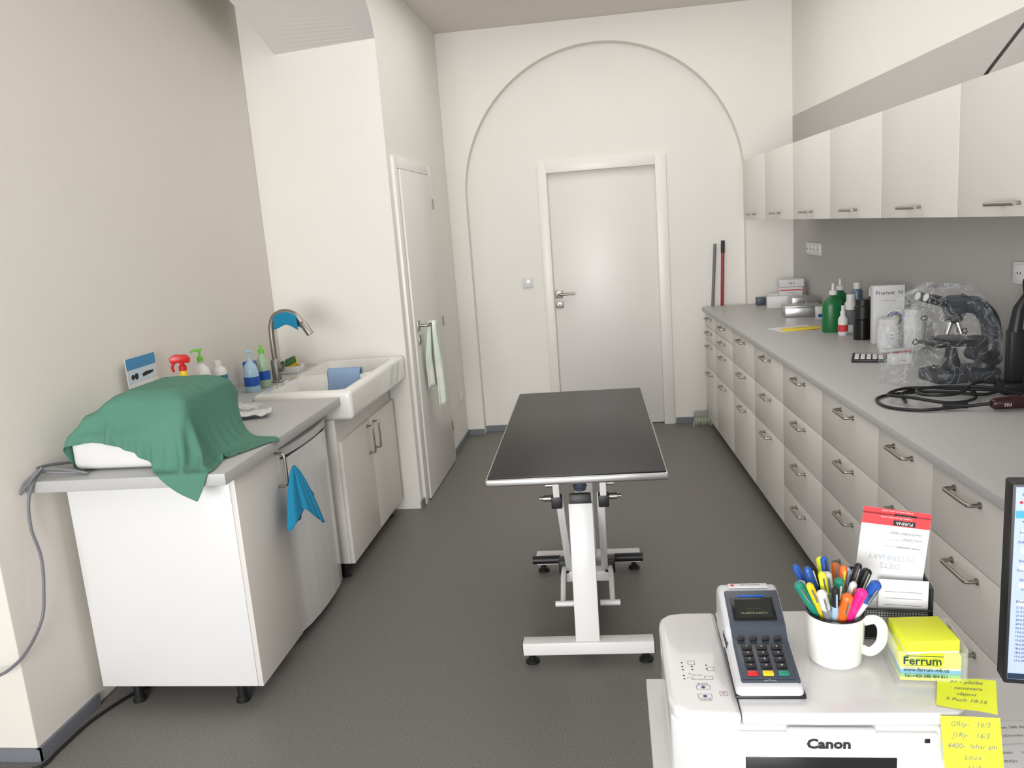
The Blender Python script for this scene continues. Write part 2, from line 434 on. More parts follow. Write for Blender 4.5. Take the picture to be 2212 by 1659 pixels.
P(STEEL).tube(catmull([(0, 0, .1), (0, 0, .25), (.008, 0, .305), (.035, 0, .345), (.09, 0, .36), (.145, 0, .342), (.178, 0, .30)], 8), .0145, 14).make('spout', rt)
P(STEEL).tube([(.176, 0, .305), (.182, 0, .295), (.215, 0, .24)], [.015, .019, .018], 14).make('spray_head', rt)
P(STEEL).cyl((.02, -.0, .07), (.045, -.0, .07), .016).tube([(.04, 0, .07), (.06, -.03, .09), (.09, -.07, .12)], [.006, .005, .004], 8).make('lever', rt)
def drapecloth(name, mat, label, loc, rotz, width, la, lb, gap, wav=.006, n=20, m=26, thick=.003, category='cloth', seed=0, rag=.0, arch=0.):
    G = []
    L = la+lb+pi*gap/2
    for i in range(n):
        u = i/(n-1)-.5; row = []
        for j in range(m):
            s = j/(m-1)*L
            if s < la: y, z = -gap/2, -(la-s)
            elif s < la+pi*gap/2:
                a = (s-la)/(gap/2); y, z = -math.cos(a)*gap/2, math.sin(a)*gap/2
            else: y, z = gap/2, -(s-la-pi*gap/2)
            f = min(1, abs(z)/max(la, .01)) if z < 0 else 0
            yy = y+(wav*math.sin(u*22+seed)+wav*.6*math.sin(u*41+seed*2))*f*(1 if y < 0 else .6)
            zz = z+(.004*math.sin(u*9+seed)*f)+rag*u*f-arch*(2*u)**2
            row.append((u*width*(1+.05*f*math.sin(seed+j*.3)), yy, zz))
        G.append(row)
    return sheet(G, mat, name, None, thick, loc=loc, rotz=rotz, label=label, category=category)
drapecloth('cloth', BLUEC, 'blue microfibre cloth folded over the faucet spout', (-1.643, 3.921, 1.246), -.1, .13, .055, .05, .036, .001, seed=1, arch=.022)
drapecloth('cloth', STRIPE, 'blue and white striped dishcloth hanging over the sink divider', (-1.36, 3.90, .930), 0, .17, .085, .10, .058, .003, seed=2)
G = []
for i in range(26):
    u = i/25-.5; row = []
    for j in range(44):
        s = j/43
        if s < .5: t = 1-s*2; y = .028; ln = .40
        else: t = s*2-1; y = -.028; ln = .52
        f = t
        wdt = .055+.075*min(1, t*1.8)
        fold = .011*math.sin(u*15+1.5*t)*(.4+f)+.006*math.sin(u*9+2)
        x = (y*min(1, .45+f)+fold)
        row.append((x, u*wdt+.01*math.sin(5*t+(1 if s > .5 else 0)), -t*ln+.012*(1-min(1, t*8))+.012*math.sin(u*7)*t))
    G.append(row)
sheet(G, TOWEL, 'towel', None, .009, loc=(-1.085, 4.76, 1.075), rotz=pi, label='cream and mint terry towel hanging on door handle', category='towel')
G = []
for i in range(61):
    th = 2*pi*i/60; row = []
    for j in range(22):
        t = j/21
        r = .008+.088*t**.75
        rr = r*(1+.30*math.sin(3*th+1)+.10*math.sin(8*th))
        zb_ = -.205*t-(.035*math.sin(2*th+.6)+.02*math.sin(3*th))*t*t
        row.append((max(-.05, rr*math.cos(th)*.42+.012*t), rr*math.sin(th)*1.15+.03*t, zb_))
    G.append(row)
sheet(G, BLUEC, 'cloth', None, .003, loc=(-1.218, 2.80, .775), label='blue microfibre cloth hanging from the cabinet handle', category='cloth')

# ------------------------------------------------------------------ covered device + green sheet
rt = thing('medical_device', 'white tabletop device covered by green surgical drape', 'medical device', (-1.61, 2.60, .8995))
P(WPLAS).box(-.20, .20, -.205, .2, .006, .12, .025, 4).make('body', rt)
P(WPLAS).box(-.08, .195, -.16, .19, .11, .245, .05, 5).make('upper_housing', rt)
for x in (-.16, .16):
    for y in (-.15, .15): P(BLK).cyl((x, y, 0), (x, y, .01), .012).make('foot', rt)
def pbd(nx, ny, origin, ex, ey, boxes, steps=210, iters=10, wallx=None):
    gx = np.linspace(0, 1, nx)[:, None, None]; gy = np.linspace(0, 1, ny)[None, :, None]
    Pp = np.array(origin)[None, None, :]+gx*np.array(ex)[None, None, :]+gy*np.array(ey)[None, None, :]
    Pp = Pp+.002*np.random.RandomState(3).rand(nx, ny, 3)
    Q = Pp.copy(); lx = np.linalg.norm(ex)/(nx-1); ly = np.linalg.norm(ey)/(ny-1); ld = math.hypot(lx, ly)
    def con(A, B, L, k):
        d = B-A; ln = np.linalg.norm(d, axis=2, keepdims=True)+1e-9
        c = d*((ln-L)/ln*.5*k); A += c; B -= c
    dt = 1/60.
    for st in range(steps):
        vel = (Pp-Q)*.95; vel[..., 2] -= 9.8*dt*dt*.5
        Q = Pp.copy(); Pp = Pp+np.clip(vel, -.012, .012)
        for it in range(iters):
            for o in (0, 1):
                n = (nx-o)//2; con(Pp[o:o+2*n:2], Pp[o+1:o+2*n:2], lx, 1.)
                n = (ny-o)//2; con(Pp[:, o:o+2*n:2], Pp[:, o+1:o+2*n:2], ly, 1.)
                A = Pp[o:o+2*((nx-o)//2):2]; B = Pp[o+1:o+2*((nx-o)//2):2]
                con(A[:, :-1], B[:, 1:], ld, .35); con(A[:, 1:], B[:, :-1], ld, .35)
            for o in range(4):
                idx = np.arange(o, nx-2, 4)
                A = Pp[idx]; B = Pp[idx+2]; con(A, B, 2*lx, .15); Pp[idx] = A; Pp[idx+2] = B
                idx = np.arange(o, ny-2, 4)
                A = Pp[:, idx]; B = Pp[:, idx+2]; con(A, B, 2*ly, .15); Pp[:, idx] = A; Pp[:, idx+2] = B
            for (a0, a1, b0, b1, c0, c1) in boxes:
                mg = .006; lo = np.array([a0, b0, c0])-mg; hi = np.array([a1, b1, c1])+mg
                ins = np.all((Pp > lo) & (Pp < hi), axis=2)
                if not ins.any(): continue
                pts = Pp[ins].copy(); q0 = Q[ins]
                d = np.concatenate([pts-lo, hi-pts], axis=1)
                d[:, 2] += 1.
                k = d.argmin(axis=1)
                new = q0+(pts-q0)*.4
                for kk in range(6):
                    s_ = k == kk
                    if kk < 3: new[s_, kk] = lo[kk]
                    else: new[s_, kk-3] = hi[kk-3]
                Pp[ins] = new
            if wallx is not None: Pp[..., 0] = np.maximum(Pp[..., 0], wallx)
    return Pp
boxes = [(-1.81, -1.41, 2.395, 2.80, .90, 1.02), (-1.76, -1.41, 2.42, 2.79, 1.0, 1.08), (-1.69, -1.415, 2.44, 2.79, 1.0, 1.12), (-1.67, -1.435, 2.46, 2.77, 1.0, 1.135), (-1.64, -1.46, 2.49, 2.74, 1.0, 1.146), (-1.89, -1.28, 2.45, 2.83, .1, .88), (-1.925, -1.243, 2.32, 3.45, .78, .899)]
a = math.radians(-17); LX, LY = .84, .57
org = (-2.07, 2.43, 1.17)
G = pbd(70, 50, org, (LX*math.cos(a), LX*math.sin(a), 0), (-LY*math.sin(a), LY*math.cos(a), 0), boxes, wallx=-1.92)
G = [[tuple(G[i, j]) for j in range(50)] for i in range(70)]
o = sheet(G, GREEN, 'surgical_drape', None, .0015, label='green surgical drape thrown over the white device', category='cloth')
md = o.modifiers.new('sub', 'SUBSURF'); md.levels = 1; md.render_levels = 1

l = P(PAPER).box(-.002, .0, -.105, .105, 0, .30)
l.m(LEAFB).quad(frame((.001, 0, .275), (0, 1, 0), (0, 0, 1)), .205, .045)
l.m(pmat('leaflet_pale', (195, 212, 225), .6)).quad(frame((.001, 0, .225), (0, 1, 0), (0, 0, 1)), .19, .05)
for yy, rr in ((-.07, .011), (-.045, .013)):
    l.m(INK).lathe([(rr, 0), (rr, .0005)], T=frame((.0012, yy, .222), (0, 1, 0), (0, 0, 1)), seg=14)
l.m(INK).prism([(-.02, 0), (.05, .006), (.06, .016), (.0, .018), (-.025, .012)], .0, .0006, T=frame((.0012, .02, .213), (0, 1, 0), (0, 0, 1)))
l.make('leaflet', loc=(-1.90, 3.02, .8995), rotz=0, label='white leaflet with blue header leaning on the wall', category='leaflet')

# ------------------------------------------------------------------ bottles by the sink
def bottle(name, label, loc, body, bm, cap=None, cm=None, extra=None, rotz=0, sx=1., sy=1., lab=None, group=None, cat='bottle'):
    rt = thing(name, label, cat, loc, rotz, group)
    b = P(bm).lathe(body, seg=22, sx=sx, sy=sy)
    if lab:
        z0, z1, r, mm, txt = lab
        b.m(mm).lathe([(r, z0), (r+.0006, z0), (r+.0006, z1), (r, z1)], seg=22, sx=sx, sy=sy)
        if txt:
            b.m(INKB)
            T = frame((0, -(r*sy+.0012), (z0+z1)/2), (1, 0, 0), (0, 0, 1))
            for k, tt in enumerate(txt): b.text(tt, min(.014, 1.5*r/max(2, len(tt))), T, y=.012-k*.014)
    b.make('body', rt)
    if cap: P(cm).lathe(cap, seg=18).make('cap', rt)
    if extra: extra(rt)
    return rt
def pump(mat, z, d=(1, 0)):
    def f(rt):
        P(mat).lathe([(.013, z-.02), (.013, z), (.005, z+.002), (.005, z+.025), (.012, z+.027), (.012, z+.036), (.001, z+.038)], seg=14).tube([(0, 0, z+.031), (d[0]*.03, d[1]*.03, z+.031), (d[0]*.042, d[1]*.042, z+.024)], [.006, .005, .004], 8).make('pump', rt)
    return f
def trigger(mat, z):
    def f(rt):
        p = P(mat).lathe([(.016, z-.02), (.016, z), (.009, z+.005), (.009, z+.02)], seg=14)
        p.prism([(-.045, .016), (.03, .01), (.035, .03), (.02, .046), (-.025, .05), (-.05, .036)], -.011, .011, 'y', bev=.003, T=Matrix.Translation((0, 0, z)))
        p.tube(catmull([(-.028, 0, z+.02), (-.04, 0, z), (-.036, 0, z-.022)], 4), [.006]*8+[.004], 8).make('trigger_head', rt)
    return f
bottle('spray_bottle', 'yellow spray bottle with red trigger head by the wall', (-1.81, 3.17, .8995), [(.001, 0), (.036, 0), (.04, .01), (.04, .12), (.03, .165), (.014, .19), (.014, .215)], YELP, extra=trigger(RED, .225), rotz=.5)
bottle('soap_dispenser', 'clear dispenser bottle with lime green pump', (-1.82, 3.34, .8995), [(.001, 0), (.036, 0), (.038, .01), (.038, .15), (.03, .185), (.014, .20), (.014, .21)], WPLAS, extra=pump(LIME, .235, (-.8, -.4)))
bottle('bottle', 'white bottle with teal label beside the green drape', (-1.81, 3.47, .8995), [(.001, 0), (.035, 0), (.037, .008), (.037, .14), (.03, .16), (.016, .17)], WPLAS, cap=[(.018, .168), (.018, .195), (.001, .196)], cm=WPLAS, lab=(.03, .13, .0372, pmat('label_teal', (40, 110, 130), .5), None))
bottle('soap_dispenser', 'pale blue pump soap bottle on grey worktop', (-1.765, 3.70, .8995), [(.001, 0), (.034, 0), (.037, .01), (.037, .09), (.028, .13), (.013, .15), (.013, .158)], LBLUE, extra=pump(LBLUE, .168, (.8, -.4)), lab=(.03, .075, .0373, MBLUE, None))
bottle('dish_soap_bottle', 'clear green dish soap bottle with green cap', (-1.745, 3.80, .8995), [(.001, 0), (.028, 0), (.031, .01), (.031, .10), (.024, .14), (.012, .17), (.012, .178)], pmat('soap_green', (165, 190, 160), .25), cap=[(.014, .172), (.014, .19), (.008, .196), (.008, .212), (.001, .213)], cm=LIME, lab=(.04, .085, .0312, MBLUE, None))
P(MBLUE).box(-.03, .03, -.02, .02, 0, .12, .003).m(PAPER).quad(frame((0, -.0205, .07), (1, 0, 0), (0, 0, 1)), .05, .05).make('soap_packet', loc=(-1.86, 3.9, .8995), label='blue and white soap packet behind the bottles', category='packet')
rt = thing('sponge_tray', 'white tray holding sponges beside the faucet', 'tray', (-1.78, 4.20, .8995), .1)
t = P(WPLAS).box(-.075, .075, -.05, .05, 0, .006, .002)
for x0, x1, y0, y1 in ((-.075, -.071, -.05, .05), (.071, .075, -.05, .05), (-.075, .075, -.05, -.046), (-.075, .075, .046, .05)): t.box(x0, x1, y0, y1, 0, .04, .0015)
t.make('tray', rt)
P(SPONGE).box(-.05, .05, -.03, .03, -.014, .014, .005).m(pmat('scourer_green', (60, 100, 60), .95, bump=.5)).box(-.05, .05, -.03, .03, .0145, .02, .002).make('sponge', loc=(-1.775, 4.19, .945), rot=(.5, -.35, .3), label='yellow sponge with scouring side in a tray', category='sponge')
for k, (x, y, rz) in enumerate(((-1.52, 3.12, .3), (-1.60, 3.22, -.2))):
    G = [[(-.09+.18*i/16, -.055+.11*j/12, .006+k*.012+.016*noise.noise(Vector((i*.35+k*9, j*.4, 3)))+.008) for j in range(13)] for i in range(17)]
    sheet(G, WRAP if k else PAPER, 'wrapped_packet', None, .002, loc=(x, y, .902), rotz=rz, label='crumpled clear wrapped packet on grey worktop' if k else 'white paper packet lying on grey worktop', category='packet')
def cable(name, pts, r, mat, label, n=8):
    return P(mat).tube(catmull(pts, n), r, 8).make(name, label=label, category='cable')
cable('cable', [(-1.835, 2.52, .907), (-1.90, 2.42, .925), (-1.91, 2.36, .93), (-1.87, 2.35, .92), (-1.78, 2.375, .907), (-1.74, 2.365, .907), (-1.80, 2.35, .925), (-1.87, 2.33, .93), (-1.90, 2.29, .86), (-1.90, 2.27, .76), (-1.885, 2.27, .66), (-1.88, 2.25, .56), (-1.89, 2.22, .45), (-1.91, 2.12, .37), (-2.0, 2.06, .34), (-2.3, 2.0, .33)], .005, GREYC, 'grey power cable hanging off the worktop end')
cable('cable', [(-1.88, 2.33, .935), (-1.915, 2.30, .90), (-1.92, 2.28, .87), (-1.90, 2.285, .895), (-1.86, 2.32, .945)], .005, GREYC, 'grey cable loop on the worktop edge')
cable('cable', [(-1.74, 2.66, .006), (-1.83, 2.52, .006), (-1.885, 2.36, .006), (-1.895, 2.2, .006), (-1.90, 2.11, .006), (-2.0, 2.08, .006), (-2.2, 2.10, .006), (-2.5, 2.1, .006)], .006, BLK, 'black power cable lying along the baseboard')
def plate(name, label, loc, rotz, gangs, w=.08, socket=True):
    p = P(WPLAS)
    W = w*gangs if gangs > 1 else w
    p.box(-W/2, W/2, -.012, 0, -.04, .04, .003)
    for g in range(gangs):
        cx_ = -W/2+W*(g+.5)/gangs
        p.m(WGLOSS).box(cx_-w*.36, cx_+w*.36, -.015, -.01, -.03, .03, .002)
        if socket:
            p.m(DARKGAP).lathe([(.0035, 0), (.0035, .0005)], T=frame((cx_-.01, -.0152, 0), (1, 0, 0), (0, 0, 1)), seg=8).lathe([(.0035, 0), (.0035, .0005)], T=frame((cx_+.01, -.0152, 0), (1, 0, 0), (0, 0, 1)), seg=8)
        p.m(WPLAS)
    return p.make(name, loc=loc, rotz=rotz, label=label, category='outlet' if socket else 'switch')
plate('wall_outlet', 'white double wall outlet beside the door', (-1.1795, 5.93, .36), pi/2, 1)
plate('light_switch', 'white light switch beside the closed door', (-.635, YI-.0005, 1.165), 0, 1, socket=False)
plate('wall_outlet', 'white four-gang outlet on the grey wall', RW(1.6095, 5.53, 1.305), A_-pi/2, 4, .078)
plate('wall_outlet', 'white outlet on the grey wall under wall cabinets', RW(1.6095, 3.03, 1.30), A_-pi/2, 1, .10)

# ------------------------------------------------------------------ examination table
rt = thing('examination_table', 'black-topped veterinary examination table on white scissor base', 'table', (-.16, 3.145, 0), .025)
P(STEELL).box(-.295, .295, -.66, .66, .772, .797, .006, 3).make('table_top', rt)
P(RUBBER).box(-.288, .288, -.653, .653, .7965, .803, .003).make('rubber_mat', rt)
fr_ = P(WPAINT)
for x in (-.06, .06): fr_.box(x-.015, x+.015, -.5, .5, .745, .772, .002)
for y in (-.45, .45): fr_.box(-.2, .2, y-.015, y+.015, .745, .771, .002)
fr_.make('under_frame', rt)
b = P(WPAINT).box(-.24, .24, -.43, -.375, .04, .088, .003).box(-.24, .24, .375, .43, .04, .088, .003).box(-.03, .03, -.376, .376, .045, .085, .003)
b.m(BLK)
for x in (-.242, .238):
    for y in (-.402, .402): b.box(x, x+.004, y-.026, y+.026, .042, .086, .001)
b.make('base', rt)
for x in (-.21, .21):
    for y in (-.402, .402):
        P(BLK).lathe([(.026, 0), (.026, .008), (.012, .018), (.012, .026), (.006, .027), (.006, .045)], (x, y, 0), 16).make('foot', rt)
P(WPAINT).bar((0, -.40, .085), (0, -.31, .585), .088, .055).m(BLK).bar((0, -.31, .583), (0, -.303, .618), .078, .05).make('column', rt)
br = P(WPAINT).box(-.085, .085, -.40, -.22, .735, .772, .004)
for x in (-1, 1):
    br.prism([(-.37, .755), (-.24, .755), (-.265, .60), (-.34, .60)], x*.085-.012, x*.085+.012, 'x', bev=.003)
br.m(BLK).box(-.105, -.066, -.345, -.30, .575, .62, .003).box(.066, .105, -.345, -.30, .575, .62, .003)
br.m(DGREY).cyl((0, -.27, .62), (0, -.27, .735), .022)
for k in range(5): br.lathe([(.024, 0), (.028, .006), (.024, .012)], (0, -.27, .63+k*.018), 14)
br.make('bracket', rt)
for x in (-.075, .075):
    P(WPAINT).bar((x, -.31, .60), (x, .12, .14), .028, .05).make('arm', rt)
P(WPAINT).bar((0, .40, .085), (0, .25, .74), .08, .05).make('arm', rt)
for x in (-1, 1):
    P(STEEL).cyl((x*.10, -.31, .605), (x*.135, -.31, .605), .012).cyl((x*.134, -.31, .605), (x*.15, -.31, .605), .007).make('bolt', rt)
    P(STEEL).cyl((x*.085, -.31, .655), (x*.125, -.31, .655), .008).make('bolt', rt)
for x in (-1, 1):
    p = P(WPAINT)
    p.tube(catmull([(x*.095, .13, .15), (x*.10, .05, .14), (x*.10, -.07, .10), (x*.10, -.12, .09)], 5), .011, 8)
    p.tube([(x*.13, -.12, .09), (x*.05, -.12, .09)], .012, 10)
    p.make('linkage', rt)
    q = P(WPAINT).tube([(x*.06, .25, .12), (x*.2, .25, .12)], .014, 8)
    q.m(BLK).tube([(x*.12, .25, .12), (x*.245, .25, .12)], .019, 10)
    q.box(min(x*.075, x*.12), max(x*.075, x*.12), .09, .15, .12, .18, .004)
    q.make('pedal', rt)
P(WPAINT).box(-.09, .09, .09, .15, .085, .13, .003).make('cross_member', rt)

# ------------------------------------------------------------------ brooms in the corner
rt = thing('broom', 'grey-handled push broom with grey bristles standing in corner', 'broom', (.67, 6.14, 0))
P(GREYC).tube([(.02, 0, .09), (.105, .055, 1.36)], .011, 10).make('handle', rt)
hh = P(pmat('broom_head_grey', (150, 156, 150), .6)).box(-.09, .04, -.025, .03, .065, .10, .005)
hh.m(pmat('bristles', (176, 180, 160), .95, bump=.8, bscale=200))
for k in range(12):
    x = -.085+k*.011; hh.prism([(x-.012, 0), (x+.006, 0), (x+.004, .066), (x-.004, .066)], -.03, .03, 'y')
hh.make('brush_head', rt)
rt = thing('mop', 'mop with red metal handle leaning in corner behind cabinets', 'mop', (.78, 6.14, 0))
P(pmat('red_handle', (150, 24, 34), .35)).tube([(0, .0, .05), (.05, .055, 1.30)], .0115, 10).m(BLK).tube([(.05, .055, 1.29), (.053, .058, 1.38)], .014, 10).make('handle', rt)
P(GREYC).box(-.04, .08, -.03, .03, 0, .06, .008).make('mop_head', rt)

# ------------------------------------------------------------------ things on the long worktop
ZT = .911
def rbox(name, label, off, s, w, d, h, mat, rz=0, z=ZT, tx=None, cat='box', bev=.002, stripe=None):
    p = P(mat).box(-w/2, w/2, -d/2, d/2, 0, h, bev)
    T = frame((0, -d/2-.0004, h/2), (1, 0, 0), (0, 0, 1))
    if stripe:
        for (mm, y, hh) in stripe: p.m(mm).quad(frame((0, -d/2-.0004, h/2+y), (1, 0, 0), (0, 0, 1)), w*.97, hh)
    if tx:
        for (s_, size, y, mm) in tx: p.m(mm).text(s_, size, T, y=y)
    return p.make(name, loc=RW(off, s, z), rotz=A_+rz, label=label, category=cat)
rbox('box', 'small dark grey box at worktop end', 1.37, 5.93, .11, .06, .055, DGREY)
rt = thing('storage_bin', 'open white plastic bin on grey worktop', 'bin', RW(1.47, 5.72, ZT), A_-.2)
p = P(WPLAS).box(-.13, .13, -.09, .09, 0, .006, .002)
for c in ((-.13, -.126, -.09, .09), (.126, .13, -.09, .09), (-.13, .13, -.09, -.086), (-.13, .13, .086, .09)): p.box(*c, 0, .085, .0015)
p.make('bin', rt)
rbox('medicine_box', 'white medicine box with dark print on white bin', 1.50, 5.72, .15, .10, .13, PAPER, -.2, ZT+.006+.002, tx=[('IIIIIII', .018, -.02, INK), ('-------', .03, .03, INKG)], stripe=[(REDP, .045, .008)])
rbox('medicine_box', 'white carton with barcode on white bin', 1.50, 5.72, .16, .11, .05, PAPER, -.1, ZT+.14, tx=[('IIII II', .02, 0, INK)])
rt = thing('instrument_tray', 'stainless steel lidded instrument box', 'instrument box', RW(1.43, 5.2, ZT), A_-.1)
P(STEELL).box(-.11, .11, -.075, .075, 0, .06, .006).make('body', rt)
P(STEELL).box(-.113, .113, -.078, .078, .058, .072, .005).tube(catmull([(-.03, 0, .07), (-.025, 0, .09), (.025, 0, .09), (.03, 0, .07)], 5), .003, 8).make('lid', rt)
rt = thing('instrument_tray', 'stainless steel open dish on grey worktop', 'instrument box', RW(1.50, 5.42, ZT), A_)
P(STEELL).box(-.08, .08, -.05, .05, 0, .10, .006).make('body', rt)
rbox('tub', 'small white and blue plastic tub', 1.50, 5.0, .07, .06, .075, WPLAS, cat='tub', stripe=[(MBLUE, -.015, .02)])
P(PAPER).box(-.12, .12, -.09, .09, 0, .0012).make('document', loc=RW(1.24, 4.66, ZT), rotz=A_+.25, label='white sheet of paper on grey worktop', category='paper')
p = P(YEL2).box(-.10, .10, -.03, .03, 0, .01, .001).m(INK).text('----------', .03, frame((0, 0, .0102), (1, 0, 0), (0, 1, 0)))
p.make('printed_packet', loc=RW(1.26, 4.60, ZT+.0015), rotz=A_+.12, label='yellow printed packet lying on paper', category='packet')
gb = [(.001, 0), (.052, 0), (.056, .01), (.056, .14), (.05, .165), (.02, .19), (.016, .205)]
gc = [(.02, .2), (.02, .222), (.008, .228), (.006, .262), (.001, .263)]
for k, (of, s) in enumerate(((1.39, 4.45), (1.50, 4.68))):
    bottle('disinfectant_bottle', 'green bottle with white nozzle cap', RW(of, s, ZT), gb, GBOT, gc, WPLAS, rotz=A_, sy=.65, group='green disinfectant bottles on the worktop')
bottle('spray_bottle', 'small white spray bottle with red label', RW(1.40, 4.32, ZT), [(.001, 0), (.022, 0), (.024, .008), (.024, .085), (.012, .105)], WPLAS, [(.013, .1), (.013, .125), (.008, .13), (.008, .155), (.001, .156)], WPLAS, lab=(.02, .055, .0242, REDP, None))
bottle('bottle', 'tall white bottle with grey label', RW(1.472, 4.42, ZT), [(.001, 0), (.03, 0), (.032, .01), (.032, .15), (.02, .17)], WPLAS, [(.022, .168), (.022, .20), (.001, .202)], WPLAS, lab=(.04, .12, .0322, INKG, None))
bottle('aerosol_can', 'grey blue aerosol can on worktop', RW(1.545, 4.54, ZT), [(.001, 0), (.03, 0), (.03, .2), (.022, .215)], pmat('can_grey', (110, 130, 150), .3, .6), [(.018, .213), (.018, .25), (.001, .252)], WPLAS)
for k, (of, s) in enumerate(((1.53, 4.27), (1.565, 4.36))):
    bottle('medicine_bottle', 'brown glass bottle with white cap', RW(of, s, ZT), [(.001, 0), (.03, 0), (.032, .01), (.032, .15), (.016, .19), (.014, .205)], BROWN, [(.017, .2), (.017, .24), (.001, .242)], WPLAS, lab=(.04, .12, .0322, PAPER, None), group='brown medicine bottles')
bottle('jar', 'black plastic jar on worktop', RW(1.44, 4.15, ZT), [(.001, 0), (.042, 0), (.042, .10), (.035, .105)], BLKG, [(.038, .104), (.038, .165), (.034, .17), (.034, .2), (.001, .202)], BLK, cat='jar')
ob = rbox('medicine_box', 'white carton printed Prurivet with blue yellow disc', 1.505, 4.00, .14, .06, .28, PAPER, -.15, tx=[('Prurivet  N', .026, .105, INK), ('----------', .02, .07, INKG), ('-------', .02, -.06, INKG), ('--------', .02, -.08, INKG)])
dsc = P(INKB).lathe([(.035, 0), (.035, .0006)], seg=24, T=frame((.025, -.0312, .12), (1, 0, 0), (0, 0, 1))).m(YEL2).lathe([(.02, .0006), (.02, .001)], seg=20, T=frame((.028, -.0312, .117), (1, 0, 0), (0, 0, 1)))
dsc.m(PAPER).lathe([(.010, .001), (.010, .0014)], seg=16, T=frame((.022, -.0312, .124), (1, 0, 0), (0, 0, 1)))
dsc.make('printed_disc', ob, label='blue yellow round print')
bottle('jar', 'white plastic jar with handwriting', RW(1.45, 3.84, ZT), [(.001, 0), (.045, 0), (.047, .01), (.047, .10), (.04, .115)], WPLAS, [(.043, .112), (.043, .14), (.001, .142)], WPLAS, lab=(.02, .09, .0472, PAPER, ['10', 'ml']), cat='jar')
bottle('jar', 'white plastic jar with screw lid', RW(1.54, 3.78, ZT), [(.001, 0), (.04, 0), (.042, .01), (.042, .15), (.036, .16)], WPLAS, [(.04, .158), (.04, .185), (.001, .187)], WPLAS, cat='jar')
rbox('pill_box', 'flat red and white pill packet', 1.43, 3.70, .12, .05, .018, PAPER, .2, stripe=[(REDP, 0, .008)])
rbox('pill_box', 'small white carton with red print', 1.355, 3.46, .08, .06, .04, PAPER, .1, tx=[('---', .03, 0, REDP)])
rt = thing('calculator', 'dark desk calculator with light keys on worktop', 'calculator', RW(1.28, 3.60, ZT), A_-.35)
P(BLK).box(-.07, .07, -.09, .09, 0, .014, .004).make('body', rt)
P(pmat('lcd_green', (150, 165, 150), .2)).box(-.058, .058, .052, .076, .0135, .0155, .001).make('display', rt)
for i in range(5):
    for j in range(5): P(REDP if i == 4 and j == 4 else PAPER).box(-.058+i*.024, -.040+i*.024, -.080+j*.0245, -.064+j*.0245, .0135, .0175, .0015).make('key', rt)
rt = thing('microscope', 'grey laboratory microscope under clear plastic cover', 'microscope', RW(1.42, 3.10, ZT), A_+.1)
rt.scale = (1.0, .95, .9)
P(MICRO).prism([(-.11, -.07), (-.06, -.09), (.12, -.09), (.14, -.05), (.14, .05), (.12, .09), (-.06, .09), (-.11, .07)], 0, .045, bev=.008).make('base', rt)
arm = catmull([(.10, 0, .03), (.125, 0, .10), (.13, 0, .18), (.115, 0, .25), (.07, 0, .30), (.01, 0, .315)], 6)
P(MICRO).tube(arm, [.038]*8+[.034]*15+[.036]*8, 14).make('arm', rt)
P(BLKG).box(-.11, .075, -.075, .075, .15, .165, .003).box(-.05, .05, -.06, .10, .165, .172, .002).m(BLK).box(.05, .10, -.03, .03, .12, .175, .005).make('stage', rt)
P(MICRO).lathe([(.001, .265), (.03, .265), (.04, .28), (.045, .30), (.045, .335), (.03, .35), (.001, .352)], (-.01, 0, 0), 20).make('head', rt)
n_ = P(BLK).lathe([(.001, .235), (.02, .238), (.032, .25), (.032, .268), (.001, .27)], (-.015, 0, 0), 18)
for k in range(4):
    a = k*pi/2+.4; n_.m(STEELL).tube([(-.015+.015*math.cos(a), .015*math.sin(a), .245), (-.015+.034*math.cos(a), .034*math.sin(a), .195)], [.011, .007], 12)
n_.make('nosepiece', rt)
for y in (-.03, .03):
    P(MICRO).tube([(-.02, y, .315), (-.09, y, .34)], .019, 14).m(BLKG).tube([(-.09, y, .34), (-.135, y, .356)], [.02, .017], 14).m(WPLAS).tube([(-.135, y, .356), (-.138, y, .357)], .0165, 14).make('eyepiece', rt)
P(BLK).lathe([(.001, .05), (.03, .05), (.033, .07), (.024, .10), (.02, .13), (.001, .132)], (-.02, 0, 0), 18).make('condenser', rt)
for y in (-1, 1):
    P(BLK).cyl((.10, y*.03, .09), (.10, y*.08, .09), .028).cyl((.10, y*.08, .09), (.10, y*.10, .09), .015).make('focus_knob', rt)
def bagpt(th, t):
    z = .005+.345*math.sin(t*pi/2)
    c = math.cos(t*pi/2)**.6
    rx = .225*c*(1-.08*t); ry = .165*c
    x = rx*math.cos(th)-.03*t; y = ry*math.sin(th)
    q = Vector((math.cos(th), math.sin(th), t*1.6))
    dd = noise.voronoi(q*2.0)[0]
    d2 = noise.voronoi(q*4.0+Vector((3, 1, 2)))[0]
    cr = -(dd[1]-dd[0])*.15-(d2[1]-d2[0])*.06+.06
    n = noise.noise(q*2.1)*.16
    f = 1+cr+n
    return Vector((min(x*f, .185), y*f, max(.004, z*(1+cr*.5)+.02*noise.noise(q*5))))
p = P(BAG); V = []; F = []
NA, NT = 120, 56
for j in range(NT):
    for i in range(NA): V.append(bagpt(2*pi*i/NA, j/(NT-1)*.985))
for j in range(NT-1):
    for i in range(NA): F.append((j*NA+i, j*NA+(i+1) % NA, (j+1)*NA+(i+1) % NA, (j+1)*NA+i))
F.append([(NT-1)*NA+i for i in range(NA)])
p.add(V, F); p.m(INK)
